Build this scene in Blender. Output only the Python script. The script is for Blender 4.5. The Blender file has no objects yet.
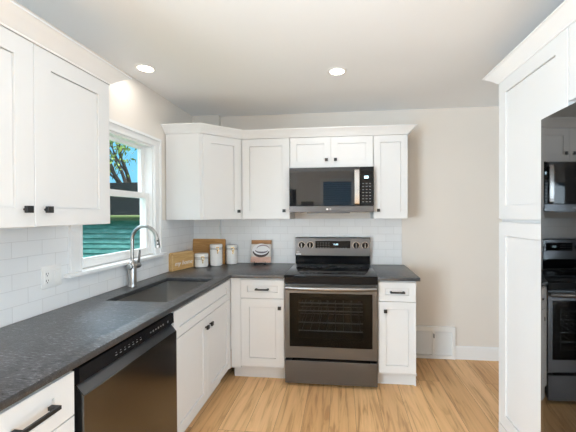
import bpy, bmesh, math, random
from math import pi, sin, cos, radians as R
from mathutils import Vector, Matrix, Euler

random.seed(7)
SC = bpy.context.scene
XR, YR = 3.25, -5.25     # right wall and far wall of the room behind the camera
XL, YP = -2.40, -3.05    # unseen widening to the left, added to let the rear fill light in
COL = SC.collection

# ------------------------------------------------------------------ camera
F_PX = 317.93
yaw, pitch, roll = 0.10670, -0.00713, -0.00411
cam = bpy.data.cameras.new('camera')
cam.sensor_width = 36.0
cam.lens = F_PX / 576 * 36.0
cam.shift_x = -19.7 / 576
cam.clip_start = 0.05
cam.clip_end = 200
cam_o = bpy.data.objects.new('camera', cam)
COL.objects.link(cam_o)
_c, _s, _cp, _sp = cos(yaw), sin(yaw), cos(pitch), sin(pitch)
fw = Vector((-_s * _cp, _c * _cp, _sp))
r0 = Vector((_c, _s, 0)); u0 = Vector((_s * _sp, -_c * _sp, _cp))
rt = r0 * cos(roll) + u0 * sin(roll)
up = u0 * cos(roll) - r0 * sin(roll)
M3 = Matrix((rt, up, -fw)).transposed()
cam_o.matrix_world = Matrix.Translation((1.54543, -3.23554, 1.42353)) @ M3.to_4x4()
SC.camera = cam_o

# ------------------------------------------------------------------ view, world, daylight
SC.view_settings.view_transform = 'Standard'
SC.view_settings.look = 'None'
SC.view_settings.gamma = 1.0
SC.view_settings.use_curve_mapping = False
SC.view_settings.exposure = 0.0
SC.cycles.use_denoising = True
SC.cycles.max_bounces = 10
SC.cycles.diffuse_bounces = 6
SC.cycles.sample_clamp_indirect = 6.0

world = bpy.data.worlds.new('sky')
SC.world = world
world.use_nodes = True
nt = world.node_tree
nt.nodes.clear()
wo = nt.nodes.new('ShaderNodeOutputWorld')
bg = nt.nodes.new('ShaderNodeBackground')
tc = nt.nodes.new('ShaderNodeTexCoord')
sp = nt.nodes.new('ShaderNodeSeparateXYZ')
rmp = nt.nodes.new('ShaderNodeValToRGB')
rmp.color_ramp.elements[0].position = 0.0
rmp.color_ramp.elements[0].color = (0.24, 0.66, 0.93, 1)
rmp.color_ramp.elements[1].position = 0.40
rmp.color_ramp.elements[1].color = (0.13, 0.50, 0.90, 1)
_e = rmp.color_ramp.elements.new(0.65)      # bright zone added above the view, to push daylight in at the window
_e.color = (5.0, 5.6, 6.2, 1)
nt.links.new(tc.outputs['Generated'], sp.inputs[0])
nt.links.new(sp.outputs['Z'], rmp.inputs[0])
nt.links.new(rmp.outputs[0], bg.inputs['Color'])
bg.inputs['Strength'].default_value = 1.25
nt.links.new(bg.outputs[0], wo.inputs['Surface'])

def add_light(name, kind, loc, energy, color, rot=(0, 0, 0), **kw):
    l = bpy.data.lights.new(name, kind)
    l.energy = energy
    l.color = color
    for k, v in kw.items():
        setattr(l, k, v)
    o = bpy.data.objects.new(name, l)
    o.location = loc
    o.rotation_euler = rot
    COL.objects.link(o)
    return o

# the sun only reaches the yard (it comes from behind the house)
add_light('sun', 'SUN', (0, 0, 6), 3.5, (1, 0.95, 0.85),
          Vector((-0.25, 0.42, -0.87)).to_track_quat('-Z', 'Y').to_euler(), angle=0.02)
FILL_TINT = (0.74, 0.87, 1.0)
# fill lights added at made-up openings behind the camera, tinted like daylight
add_light('added_fill_rear', 'AREA', (-1.15, YR - 0.06, 1.10), 308, FILL_TINT, Vector((0.35, 1, 0.42)).to_track_quat('-Z', 'Z').to_euler(),
          shape='RECTANGLE', size=1.9, size_y=1.9)
add_light('added_fill_right', 'AREA', (3.35, -4.15, 1.40), 80, FILL_TINT, Vector((-1, 0.5, 0.0)).to_track_quat('-Z', 'Z').to_euler(),
          shape='RECTANGLE', size=1.5, size_y=1.3)
LAMP = (1.0, 0.95, 0.90)
LAMP_W = 3.4

# ------------------------------------------------------------------ helpers: materials
def mat(name, color=(0.8, 0.8, 0.8), rough=0.5, metal=0.0, spec=0.5, emit=None, estr=1.0, coat=0.0):
    m = bpy.data.materials.new(name)
    m.use_nodes = True
    b = m.node_tree.nodes['Principled BSDF']
    b.inputs['Base Color'].default_value = (*color, 1)
    b.inputs['Roughness'].default_value = rough
    b.inputs['Metallic'].default_value = metal
    b.inputs['Specular IOR Level'].default_value = spec
    b.inputs['Coat Weight'].default_value = coat
    if emit:
        b.inputs['Emission Color'].default_value = (*emit, 1)
        b.inputs['Emission Strength'].default_value = estr
    return m

class NT:
    def __init__(s, m):
        s.t = m.node_tree; s.b = s.t.nodes['Principled BSDF']
        s.tc = s.t.nodes.new('ShaderNodeTexCoord')
    def n(s, typ, **kw):
        o = s.t.nodes.new(typ)
        for k, v in kw.items():
            if k.startswith('i_'):
                o.inputs[k[2:].replace('_', ' ')].default_value = v
            else:
                setattr(o, k, v)
        return o
    def l(s, a, b): s.t.links.new(a, b)
    def mapping(s, scale=(1, 1, 1), rot=(0, 0, 0), loc=(0, 0, 0), src='Object'):
        mp = s.n('ShaderNodeMapping')
        mp.inputs['Scale'].default_value = scale
        mp.inputs['Rotation'].default_value = rot
        mp.inputs['Location'].default_value = loc
        s.l(s.tc.outputs[src], mp.inputs['Vector'])
        return mp.outputs[0]
    def noise(s, vec, scale=5, detail=4, rough=0.5, dist=0.0):
        o = s.n('ShaderNodeTexNoise')
        o.inputs['Scale'].default_value = scale
        o.inputs['Detail'].default_value = detail
        o.inputs['Roughness'].default_value = rough
        o.inputs['Distortion'].default_value = dist
        s.l(vec, o.inputs['Vector'])
        return o.outputs['Fac']
    def ramp(s, fac, stops):
        o = s.n('ShaderNodeValToRGB')
        e = o.color_ramp.elements
        while len(e) < len(stops): e.new(0.5)
        for k, (p, c) in enumerate(stops):
            e[k].position = p
            e[k].color = (*c, 1) if len(c) == 3 else c
        s.l(fac, o.inputs[0])
        return o.outputs[0]
    def mix(s, fac, a, b, mode='MIX'):
        o = s.n('ShaderNodeMix', data_type='RGBA', blend_type=mode)
        if isinstance(fac, (int, float)): o.inputs[0].default_value = fac
        else: s.l(fac, o.inputs[0])
        for k, v in ((6, a), (7, b)):
            if isinstance(v, tuple): o.inputs[k].default_value = (*v, 1)
            else: s.l(v, o.inputs[k])
        return o.outputs[2]
    def bump(s, h, strength=0.1, dist=0.01):
        o = s.n('ShaderNodeBump')
        o.inputs['Strength'].default_value = strength
        o.inputs['Distance'].default_value = dist
        s.l(h, o.inputs['Height'])
        s.l(o.outputs[0], s.b.inputs['Normal'])
    def base(s, c): s.l(c, s.b.inputs['Base Color'])

def painted(name, color, rough=0.5, var=0.03, scale=3.0, bump=0.0):
    m = mat(name, color, rough)
    t = NT(m)
    f = t.noise(t.mapping(), scale, 3)
    t.base(t.ramp(f, [(0.3, tuple(c * (1 - var) for c in color)), (0.7, tuple(min(1, c * (1 + var)) for c in color))]))
    if bump:
        t.bump(t.noise(t.mapping(), 180, 2), bump, 0.002)
    return m

M = {}
M['white'] = painted('cabinet_white_paint', (0.70, 0.70, 0.695), 0.38, 0.008)
M['trim'] = painted('trim_white_paint', (0.83, 0.83, 0.825), 0.4, 0.01)
M['wall'] = painted('wall_greige_paint', (0.765, 0.715, 0.655), 0.75, 0.012, 2.0, 0.05)
M['ceiling'] = painted('ceiling_flat_paint', (0.86, 0.872, 0.885), 0.9, 0.01, 1.0)
M['black'] = mat('black_hardware', (0.012, 0.012, 0.013), 0.38)
M['black_plastic'] = mat('black_plastic', (0.007, 0.007, 0.008), 0.25, 0, 0.15)
M['black_glass'] = mat('black_glass', (0.005, 0.005, 0.006), 0.03, 0, 0.22)
M['toe_dark'] = mat('dark_plinth', (0.03, 0.03, 0.03), 0.6)
M['chrome'] = mat('brushed_nickel', (0.42, 0.415, 0.405), 0.28, 1.0)
M['white_plastic'] = mat('white_plastic', (0.85, 0.845, 0.83), 0.35)
M['slot'] = mat('dark_slot', (0.03, 0.03, 0.03), 0.6)
M['ceramic'] = mat('white_ceramic', (0.84, 0.83, 0.81), 0.18, 0, 0.5, coat=0.3)
M['brass'] = mat('brass', (0.72, 0.50, 0.20), 0.25, 1.0)
M['mark_white'] = mat('white_print', (0.8, 0.8, 0.8), 0.5)
M['mark_grey'] = mat('grey_print', (0.17, 0.17, 0.17), 0.5)
M['led'] = mat('led_digits', (0.6, 0.85, 1.0), 0.4, emit=(0.6, 0.88, 1.0), estr=2.2)
M['lens'] = mat('lamp_lens', (1, 0.95, 0.85), 0.4, emit=(1.0, 0.90, 0.76), estr=9.0)
M['burner'] = mat('burner_ring_print', (0.10, 0.10, 0.10), 0.12)
M['gasket'] = mat('grey_seal', (0.25, 0.24, 0.23), 0.5)

def steel(name, color, rough, aniso=0.0):
    """brushed metal; with aniso the brushing runs sideways, so highlights stretch up and down"""
    m = mat(name, color, rough, 1.0)
    t = NT(m)
    f = t.noise(t.mapping((2, 420, 420)), 1.0, 3)
    t.base(t.ramp(f, [(0.3, tuple(c * 0.97 for c in color)), (0.7, tuple(c * 1.03 for c in color))]))
    if aniso:
        t.b.inputs['Anisotropic'].default_value = aniso
        cb = t.n('ShaderNodeCombineXYZ'); cb.inputs[2].default_value = 1.0
        t.l(cb.outputs[0], t.b.inputs['Tangent'])
    return m
M['dark_steel'] = steel('black_stainless_steel', (0.150, 0.154, 0.162), 0.30, 0.75)
M['steel'] = steel('stainless_steel', (0.56, 0.545, 0.525), 0.26)
M['handle_steel'] = steel('handle_steel', (0.27, 0.265, 0.26), 0.28)
M['rack'] = mat('oven_rack_steel', (0.80, 0.79, 0.77), 0.4, 0.8)
M['sink_steel'] = steel('sink_stainless_steel', (0.42, 0.41, 0.395), 0.34)
M['dw_steel'] = steel('dishwasher_black_steel', (0.15, 0.145, 0.14), 0.18, 0.4)
M['fridge'] = mat('gloss_black_steel', (0.15, 0.148, 0.147), 0.035, 1.0)
M['fridge_side'] = mat('fridge_side_grey', (0.30, 0.29, 0.28), 0.45)

def glass_mix(name, tint, gloss_rough=0.0, fac=0.08):
    m = bpy.data.materials.new(name)
    m.use_nodes = True
    t = m.node_tree
    t.nodes.clear()
    o = t.nodes.new('ShaderNodeOutputMaterial')
    tr = t.nodes.new('ShaderNodeBsdfTransparent'); tr.inputs[0].default_value = (*tint, 1)
    gl = t.nodes.new('ShaderNodeBsdfGlossy'); gl.inputs['Roughness'].default_value = gloss_rough
    mx = t.nodes.new('ShaderNodeMixShader'); mx.inputs[0].default_value = fac
    t.links.new(tr.outputs[0], mx.inputs[1]); t.links.new(gl.outputs[0], mx.inputs[2])
    t.links.new(mx.outputs[0], o.inputs[0])
    return m
M['glass'] = glass_mix('window_glass', (0.97, 0.985, 0.98), 0.0, 0.015)
M['oven_glass'] = glass_mix('oven_door_glass', (0.46, 0.49, 0.51), 0.03, 0.014)

def granite():
    m = mat('leathered_black_granite', (0.03, 0.03, 0.033), 0.33, 0, 1.0)
    t = NT(m)
    a = t.noise(t.mapping((1, 1, 1)), 90, 5, 0.7)
    b = t.noise(t.mapping((40, 210, 210), (0, 0, R(8))), 1.0, 5, 0.65, 0.5)
    d = t.noise(t.mapping((5, 14, 5), (0, 0, R(20))), 1.0, 4, 0.6, 1.0)
    c1 = t.ramp(a, [(0.35, (0.008, 0.008, 0.009)), (0.62, (0.030, 0.030, 0.033)), (0.8, (0.09, 0.09, 0.097))])
    c2 = t.ramp(b, [(0.42, (0.0, 0.0, 0.0)), (0.56, (0.06, 0.062, 0.068)), (0.67, (0.36, 0.37, 0.395))])
    c3 = t.ramp(d, [(0.35, (0.35, 0.35, 0.35)), (0.65, (1.0, 1.0, 1.0))])
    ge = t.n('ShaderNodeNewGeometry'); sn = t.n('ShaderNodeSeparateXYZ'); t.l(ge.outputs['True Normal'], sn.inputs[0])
    side_shade = t.ramp(sn.outputs['Z'], [(0.2, (0.22, 0.22, 0.22)), (0.8, (1, 1, 1))])      # shade painted in: streaks dimmed on faces not turned upward
    t.base(t.mix(1.0, c1, t.mix(1.0, t.mix(1.0, c2, c3, 'MULTIPLY'), side_shade, 'MULTIPLY'), 'ADD'))
    mm = t.n('ShaderNodeMath', operation='ADD')
    t.l(a, mm.inputs[0]); t.l(b, mm.inputs[1])
    t.bump(mm.outputs[0], 0.25, 0.003)
    t.l(t.ramp(b, [(0.3, (0.26,) * 3), (0.75, (0.42,) * 3)]), t.b.inputs['Roughness'])
    return m
M['granite'] = granite()

def tile(name, axes):
    m = mat(name, (0.83, 0.835, 0.835), 0.26, 0, 0.45)
    t = NT(m)
    sx = t.n('ShaderNodeSeparateXYZ'); t.l(t.tc.outputs['Object'], sx.inputs[0])
    cb = t.n('ShaderNodeCombineXYZ')
    t.l(sx.outputs[axes[0]], cb.inputs[0]); t.l(sx.outputs['Z'], cb.inputs[1])
    br = t.n('ShaderNodeTexBrick')
    br.offset = 0.5
    for k, v in (('Scale', 1.0), ('Mortar Size', 0.0013), ('Mortar Smooth', 0.15), ('Bias', 0.0), ('Brick Width', 0.1524), ('Row Height', 0.0762)):
        br.inputs[k].default_value = v
    br.inputs['Color1'].default_value = (0.835, 0.84, 0.842, 1)
    br.inputs['Color2'].default_value = (0.80, 0.808, 0.812, 1)
    br.inputs['Mortar'].default_value = (0.68, 0.68, 0.675, 1)
    t.l(cb.outputs[0], br.inputs['Vector'])
    t.base(br.outputs['Color'])
    inv = t.n('ShaderNodeMath', operation='SUBTRACT'); inv.inputs[0].default_value = 1.0
    t.l(br.outputs['Fac'], inv.inputs[1])
    t.bump(inv.outputs[0], 0.5, 0.002)
    return m
M['tile_left'] = tile('white_subway_tile_left', 'Y')
M['tile_back'] = tile('white_subway_tile_back', 'X')

def planks():
    m = mat('oak_plank_floor', (0.55, 0.34, 0.17), 0.38, 0, 0.4)
    t = NT(m)
    sx = t.n('ShaderNodeSeparateXYZ'); t.l(t.tc.outputs['Object'], sx.inputs[0])
    cb = t.n('ShaderNodeCombineXYZ')
    t.l(sx.outputs['Y'], cb.inputs[0]); t.l(sx.outputs['X'], cb.inputs[1])
    br = t.n('ShaderNodeTexBrick'); br.offset = 0.37; br.offset_frequency = 3; br.squash = 1.0
    for k, v in (('Scale', 1.0), ('Mortar Size', 0.0011), ('Mortar Smooth', 0.1), ('Bias', 0.0), ('Brick Width', 1.22), ('Row Height', 0.182)):
        br.inputs[k].default_value = v
    br.inputs['Color1'].default_value = (0, 0, 0, 1)
    br.inputs['Color2'].default_value = (1, 1, 1, 1)
    br.inputs['Mortar'].default_value = (0.5, 0.5, 0.5, 1)
    t.l(cb.outputs[0], br.inputs['Vector'])
    tone = t.ramp(br.outputs['Color'], [(0.0, (0.67, 0.390, 0.178)), (0.5, (0.75, 0.460, 0.220)), (1.0, (0.82, 0.520, 0.262))])
    # each plank gets its own piece of grain
    off = t.n('ShaderNodeVectorMath', operation='MULTIPLY_ADD')
    off.inputs[1].default_value = (0.0, 7.3, 3.1)
    t.l(br.outputs['Color'], off.inputs[0]); t.l(t.tc.outputs['Object'], off.inputs[2])
    mp = t.n('ShaderNodeMapping'); mp.inputs['Scale'].default_value = (26, 1.4, 1)
    t.l(off.outputs[0], mp.inputs[0])
    g = t.noise(mp.outputs[0], 1.0, 7, 0.62, 0.9)
    mp2 = t.n('ShaderNodeMapping'); mp2.inputs['Scale'].default_value = (7, 1.0, 1)
    t.l(off.outputs[0], mp2.inputs[0])
    g2 = t.noise(mp2.outputs[0], 1.1, 3, 0.5, 2.2)
    grain = t.ramp(g, [(0.32, (0.62, 0.54, 0.46)), (0.46, (0.95, 0.94, 0.92)), (0.58, (1.03, 1.03, 1.03)), (0.75, (1.10, 1.11, 1.12))])
    cath = t.ramp(g2, [(0.34, (0.60, 0.50, 0.42)), (0.42, (0.95, 0.93, 0.90)), (0.60, (1.0, 1.0, 1.0)), (0.72, (0.90, 0.87, 0.83))])
    c = t.mix(1.0, tone, grain, 'MULTIPLY')
    c = t.mix(0.60, c, cath, 'MULTIPLY')
    c = t.mix(br.outputs['Fac'], c, (0.20, 0.11, 0.05))
    t.base(c)
    t.bump(g, 0.08, 0.003)
    return m
M['floor'] = planks()

def wood(name, c0, c1, sc):
    m = mat(name, c0, 0.5, 0, 0.3)
    t = NT(m)
    g = t.noise(t.mapping(sc), 1.0, 6, 0.6, 0.8)
    t.base(t.ramp(g, [(0.3, c0), (0.68, c1)]))
    return m
M['board'] = wood('honey_acacia_wood', (0.40, 0.19, 0.06), (0.62, 0.35, 0.13), (5, 60, 60))
M['sign_wood'] = wood('pale_pine_wood', (0.50, 0.28, 0.10), (0.70, 0.46, 0.20), (6, 70, 70))
M['sign_lip'] = wood('pine_lip', (0.62, 0.40, 0.18), (0.76, 0.53, 0.27), (6, 70, 70))

# ------------------------------------------------------------------ helpers: geometry
class MB:
    """collects shapes; build() links them as ONE mesh object"""
    def __init__(s): s.bm = bmesh.new()
    def _merge(s, t):
        me = bpy.data.meshes.new('t'); t.to_mesh(me); t.free()
        s.bm.from_mesh(me); bpy.data.meshes.remove(me)
    def box(s, x0, x1, y0, y1, z0, z1, bev=0.0, seg=1):
        t = bmesh.new()
        bmesh.ops.create_cube(t, size=1)
        for v in t.verts:
            v.co = Vector((x0 + (x1 - x0) * (v.co.x + .5), y0 + (y1 - y0) * (v.co.y + .5), z0 + (z1 - z0) * (v.co.z + .5)))
        if bev:
            bmesh.ops.bevel(t, geom=list(t.edges), offset=bev, segments=seg, affect='EDGES', profile=0.5)
        s._merge(t); return s
    def prism(s, pts, axis, a0, a1, bev=0.0, seg=1):
        """closed outline pts in the other two axes, drawn out along axis from a0 to a1"""
        t = bmesh.new()
        def P(p, a):
            return {'x': (a, p[0], p[1]), 'y': (p[0], a, p[1]), 'z': (p[0], p[1], a)}[axis]
        A = [t.verts.new(P(p, a0)) for p in pts]
        B = [t.verts.new(P(p, a1)) for p in pts]
        n = len(pts)
        t.faces.new(A); t.faces.new(B[::-1])
        for i in range(n):
            t.faces.new((A[i], B[i], B[(i + 1) % n], A[(i + 1) % n]))
        bmesh.ops.recalc_face_normals(t, faces=list(t.faces))
        if bev:
            bmesh.ops.bevel(t, geom=list(t.edges), offset=bev, segments=seg, affect='EDGES', profile=0.5)
        s._merge(t); return s
    def cyl(s, p0, p1, r0, r1=None, n=24, caps=True):
        r1 = r0 if r1 is None else r1
        return s.tube([p0, p1], [r0, r1], n, caps)
    def tube(s, path, r, n=12, caps=True):
        t = bmesh.new()
        path = [Vector(p) for p in path]
        if not isinstance(r, (list, tuple)): r = [r] * len(path)
        rings = []; ref = None
        for i, p in enumerate(path):
            d = (path[min(i + 1, len(path) - 1)] - path[max(i - 1, 0)]).normalized()
            if ref is None:
                ref = Vector((0, 0, 1)) if abs(d.z) < 0.9 else Vector((1, 0, 0))
            a = d.cross(ref)
            if a.length < 1e-6: a = d.orthogonal()
            a.normalize(); b = a.cross(d).normalized(); ref = b
            rings.append([t.verts.new(p + (a * cos(2 * pi * k / n) + b * sin(2 * pi * k / n)) * r[i]) for k in range(n)])
        for i in range(len(rings) - 1):
            for k in range(n):
                t.faces.new((rings[i][k], rings[i][(k + 1) % n], rings[i + 1][(k + 1) % n], rings[i + 1][k]))
        if caps:
            t.faces.new(rings[0][::-1]); t.faces.new(rings[-1])
        bmesh.ops.recalc_face_normals(t, faces=list(t.faces))
        s._merge(t); return s
    def lathe(s, prof, c=(0, 0, 0), n=32):
        t = bmesh.new(); rings = []
        for r, z in prof:
            if r < 1e-6: rings.append([t.verts.new((c[0], c[1], c[2] + z))])
            else: rings.append([t.verts.new((c[0] + r * cos(2 * pi * k / n), c[1] + r * sin(2 * pi * k / n), c[2] + z)) for k in range(n)])
        for A, B in zip(rings, rings[1:]):
            for k in range(n):
                k2 = (k + 1) % n
                if len(A) == 1 and len(B) == 1: continue
                if len(A) == 1: t.faces.new((A[0], B[k], B[k2]))
                elif len(B) == 1: t.faces.new((A[k], A[k2], B[0]))
                else: t.faces.new((A[k], A[k2], B[k2], B[k]))
        bmesh.ops.recalc_face_normals(t, faces=list(t.faces))
        s._merge(t); return s
    def quad(s, *pts):
        vs = [s.bm.verts.new(p) for p in pts]
        s.bm.faces.new(vs); return s
    def xform(s, m):
        bmesh.ops.transform(s.bm, matrix=m, verts=list(s.bm.verts)); return s
    def build(s, name, material, parent=None, loc=(0, 0, 0), rot=(0, 0, 0), smooth=True, label=None):
        me = bpy.data.meshes.new(name)
        s.bm.to_mesh(me); s.bm.free()
        me.materials.append(material)
        if smooth:
            me.shade_smooth()
            me.set_sharp_from_angle(angle=R(28))
        o = bpy.data.objects.new(name, me)
        COL.objects.link(o)
        if parent: o.parent = parent
        o.location = loc; o.rotation_euler = rot
        if label: o['label'] = label
        return o

def tag(o, label, cat, group=None, kind=None):
    o['label'] = label; o['category'] = cat
    if group: o['group'] = group
    if kind: o['kind'] = kind
    return o
def struct(o, label, cat): return tag(o, label, cat, kind='structure')
def thing(name, label, cat, loc=(0, 0, 0), rot=(0, 0, 0), group=None):
    o = bpy.data.objects.new(name, None)
    COL.objects.link(o)
    o.empty_display_size = 0.1
    o.location = loc; o.rotation_euler = rot
    return tag(o, label, cat, group)

def text_mesh(name, body, size, material, parent, loc, rot=(0, 0, 0), ext=0.0004, shear=0.0, align='CENTER', label=None):
    cu = bpy.data.curves.new('t', 'FONT')
    cu.body = body; cu.size = size; cu.extrude = ext; cu.shear = shear
    cu.align_x = align; cu.align_y = 'CENTER'
    tmp = bpy.data.objects.new('t', cu)
    COL.objects.link(tmp)
    dg = bpy.context.evaluated_depsgraph_get()
    me = bpy.data.meshes.new_from_object(tmp.evaluated_get(dg))
    bpy.data.objects.remove(tmp); bpy.data.curves.remove(cu)
    me.name = name
    me.materials.clear(); me.materials.append(material)
    o = bpy.data.objects.new(name, me)
    COL.objects.link(o)
    o.parent = parent; o.location = loc; o.rotation_euler = rot
    return o

def shaker_mb(w, h, rail=0.065, t=0.02, rec=0.008, ch=0.0016, railz=None):
    """a shaker front: frame and recessed panel, x 0..w, z 0..h, back at y=0, front at y=-t"""
    rz = rail if railz is None else railz
    mb = MB(); b = mb.bm
    def ring(ix, iz, y):
        return [b.verts.new(p) for p in ((ix, y, iz), (w - ix, y, iz), (w - ix, y, h - iz), (ix, y, h - iz))]
    rs = [ring(0, 0, 0), ring(0, 0, -t + ch), ring(ch, ch, -t), ring(rail, rz, -t), ring(rail, rz, -t + rec + 0.005), ring(rail + 0.003, rz + 0.003, -t + rec + 0.005), ring(rail + 0.003, rz + 0.003, -t + rec)]
    for A, B in zip(rs, rs[1:]):
        for k in range(4):
            b.faces.new((A[k], A[(k + 1) % 4], B[(k + 1) % 4], B[k]))
    b.faces.new(rs[-1]); b.faces.new(rs[0][::-1])
    bmesh.ops.recalc_face_normals(b, faces=list(b.faces))
    return mb

def knob(parent, x, z, t=0.02):
    m = MB()
    m.cyl((0, 0, 0), (0, -0.014, 0), 0.0055, n=12)
    m.box(-0.0135, 0.0135, -0.027, -0.013, -0.0135, 0.0135, 0.0012)
    return m.build('knob', M['black'], parent, (x, -t, z))
def pull(parent, x, z, L=0.13, t=0.02):
    m = MB()
    for s_ in (-1, 1):
        cx = s_ * (L / 2 - 0.008)
        m.box(cx - 0.008, cx + 0.008, -0.030, 0, -0.006, 0.006, 0.001)
    m.box(-L / 2, L / 2, -0.036, -0.026, -0.0065, 0.0065, 0.0012)
    return m.build('handle', M['black'], parent, (x, -t, z))

def door(parent, x, z, w, h, rail=0.065, kn=None, name='door', rot=(0, 0, 0), y=0.0):
    o = shaker_mb(w, h, rail).build(name, M['white'], parent, (x, y, z), rot)
    if kn: knob(o, kn[0], kn[1])
    return o
def drawer(parent, x, z, w, h, rail=0.05, pl=0.13, name='drawer'):
    o = shaker_mb(w, h, rail, railz=min(rail, h * 0.33)).build(name, M['white'], parent, (x, 0, z))
    if pl: pull(o, w / 2, h / 2, pl)
    return o

# ------------------------------------------------------------------ room shell
CEIL = 2.447
struct(MB().box(-0.108, XR + 0.12, YP, 0.12, -0.05, 0).box(XL - 0.12, XR + 0.12, YR - 0.15, YP, -0.05, 0).build('floor', M['floor'], smooth=False), 'light oak plank floor running toward the range', 'floor')
struct(MB().box(-0.108, XR + 0.12, YP, 0.12, CEIL, CEIL + 0.08).box(XL - 0.12, XR + 0.12, YR - 0.15, YP, CEIL, CEIL + 0.08).build('ceiling', M['ceiling'], smooth=False), 'plain off-white ceiling with small recessed lights', 'ceiling')

def wall_with_holes(name, axis, a, b, t0, t1, holes, material):
    """holes: list of (u0,u1,z0,z1), not overlapping in u"""
    mb = MB()
    def bx(u0, u1, z0, z1):
        if axis == 'x': mb.box(t0, t1, u0, u1, z0, z1)
        else: mb.box(u0, u1, t0, t1, z0, z1)
    cur = a
    for u0, u1, z0, z1 in sorted(holes):
        bx(cur, u0, 0, CEIL)
        if z0 > 0: bx(u0, u1, 0, z0)
        bx(u0, u1, z1, CEIL)
        cur = u1
    bx(cur, b, 0, CEIL)
    return mb.build(name, material, smooth=False)

WY0, WY1, WZ0, WZ1 = -1.508, -0.768, 1.085, 1.985
struct(wall_with_holes('wall_left', 'x', YP - 0.108, 0.12, -0.108, 0.0, [(WY0, WY1, WZ0, WZ1)], M['wall']), 'warm greige left wall around the sink window', 'wall')
struct(MB().box(XL, -0.108, YP - 0.108, YP, 0, CEIL).build('wall_nook', M['wall'], smooth=False), 'greige wall closing the added nook behind the kitchen', 'wall')
struct(MB().box(XL - 0.12, XL, YR - 0.14, YP, 0, CEIL).build('wall_side', M['wall'], smooth=False), 'greige side wall of the added nook behind the kitchen', 'wall')
struct(MB().box(0, XR, 0, 0.12, 0, CEIL).build('wall_back', M['wall'], smooth=False), 'warm greige wall behind the range', 'wall')
struct(wall_with_holes('wall_right', 'x', YR, 0.12, XR, XR + 0.12, [(-4.9, -3.4, 0.75, 2.05)], M['wall']), 'greige wall behind the tall white cabinets', 'wall')
struct(wall_with_holes('wall_rear', 'y', XL, XR + 0.12, YR - 0.14, YR, [(-2.15, -0.15, 0.05, 2.10), (1.08, 1.80, 1.10, 2.22)], M['wall']), 'greige wall at the far end of the room', 'wall')
CHX, CHY = 0.287, -0.06
struct(MB().box(0, CHX, CHY, 0, 1.376, CEIL).build('wall_corner', M['wall'], smooth=False), 'narrow greige pipe chase boxed into the left corner above the cabinets', 'wall')

# tiles
mb = MB()
mb.box(0, 0.009, -2.535, -0.0, 0.914, WZ0 - 0.012)
mb.box(0, 0.009, -2.535, WY0 - 0.085, WZ0 - 0.012, 1.374)
mb.box(0, 0.009, WY1 + 0.085, 0, WZ0 - 0.012, 1.374)
struct(mb.build('trim_1', M['tile_left'], smooth=False), 'white subway tile backsplash on the left wall around the window', 'backsplash')
mb = MB()
mb.prism([(0.009, CHY - 0.008), (CHX, CHY - 0.008), (CHX, -0.008), (2.136, -0.008), (2.136, -0.0005), (CHX - 0.01, -0.0005), (CHX - 0.01, -0.0005), (0.009, -0.0005)], 'z', 0.914, 1.374)
struct(mb.build('trim_2', M['tile_back'], smooth=False), 'white subway tile backsplash on the back wall behind the range', 'backsplash')
# baseboard
struct(MB().prism([(-0.014, 0.0), (0, 0), (0, 0.128), (-0.006, 0.128), (-0.014, 0.118)], 'x', 2.64, XR).build('baseboard_back', M['trim']), 'white baseboard below the greige wall right of the vent', 'baseboard')

# ------------------------------------------------------------------ sink window
win = thing('window_1', 'white double-hung window above the sink', 'window', (0, -1.138, WZ0))
win['kind'] = 'structure'
def wpart(mb, name, m, par=None):
    """shape given in room coordinates, parented to the window"""
    base = par if par else win
    off = Vector((0, -1.138, WZ0))
    mb.xform(Matrix.Translation(-off))
    return mb.build(name, m, base)
mb = MB()
cw = 0.086
ZC0, ZC1 = WZ0 + 0.008, WZ1 + 0.070
mb.box(0, 0.018, WY0 - cw + 0.02, WY0, ZC0, WZ1); mb.box(0, 0.018, WY1, WY1 + cw - 0.02, ZC0, WZ1)
mb.box(0, 0.018, WY0 - cw + 0.02, WY1 + cw - 0.02, WZ1, ZC1 - 0.02)
mb.box(0, 0.028, WY0 - cw, WY0 - cw + 0.02, ZC0, ZC1 - 0.02); mb.box(0, 0.028, WY1 + cw - 0.02, WY1 + cw, ZC0, ZC1 - 0.02)
mb.box(0, 0.028, WY0 - cw, WY1 + cw, ZC1 - 0.02, ZC1)
for y_ in (WY0 - 0.012, WY1 + 0.004):
    mb.box(0.018, 0.022, y_, y_ + 0.008, ZC0, WZ1 + 0.004)
mb.box(0.018, 0.022, WY0 - 0.012, WY1 + 0.012, WZ1 + 0.004, WZ1 + 0.012)
wpart(mb, 'casing', M['trim'])
mb = MB()   # jamb liner
mb.box(-0.107, 0.002, WY0, WY0 + 0.014, WZ0 + 0.02, WZ1 - 0.014)
mb.box(-0.107, 0.002, WY1 - 0.014, WY1, WZ0 + 0.02, WZ1 - 0.014)
mb.box(-0.107, 0.002, WY0, WY1, WZ1 - 0.014, WZ1)
mb.box(-0.107, -0.036, WY0, WY1, WZ0, WZ0 + 0.02)
wpart(mb, 'jamb', M['trim'])
wpart(MB().box(-0.035, 0.052, WY0 - cw - 0.035, WY1 + cw + 0.035, WZ0 - 0.014, WZ0 + 0.008, 0.004, 2), 'sill', M['trim'])
def sash(name, x0, x1, z0, z1, st, bot, top):
    y0, y1 = WY0 + 0.014, WY1 - 0.014
    mb = MB()
    mb.box(x0, x1, y0, y0 + st, z0, z1, 0.003)
    mb.box(x0, x1, y1 - st, y1, z0, z1, 0.003)
    mb.box(x0 + .0006, x1 - .0006, y0 + st, y1 - st, z0, z0 + bot)
    mb.box(x0 + .0006, x1 - .0006, y0 + st, y1 - st, z1 - top, z1)
    s_ = wpart(mb, name, M['white_plastic'])
    xm = (x0 + x1) / 2
    wpart(MB().box(xm - 0.002, xm + 0.002, y0 + st, y1 - st, z0 + bot, z1 - top), 'pane', M['glass'], s_)
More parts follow.
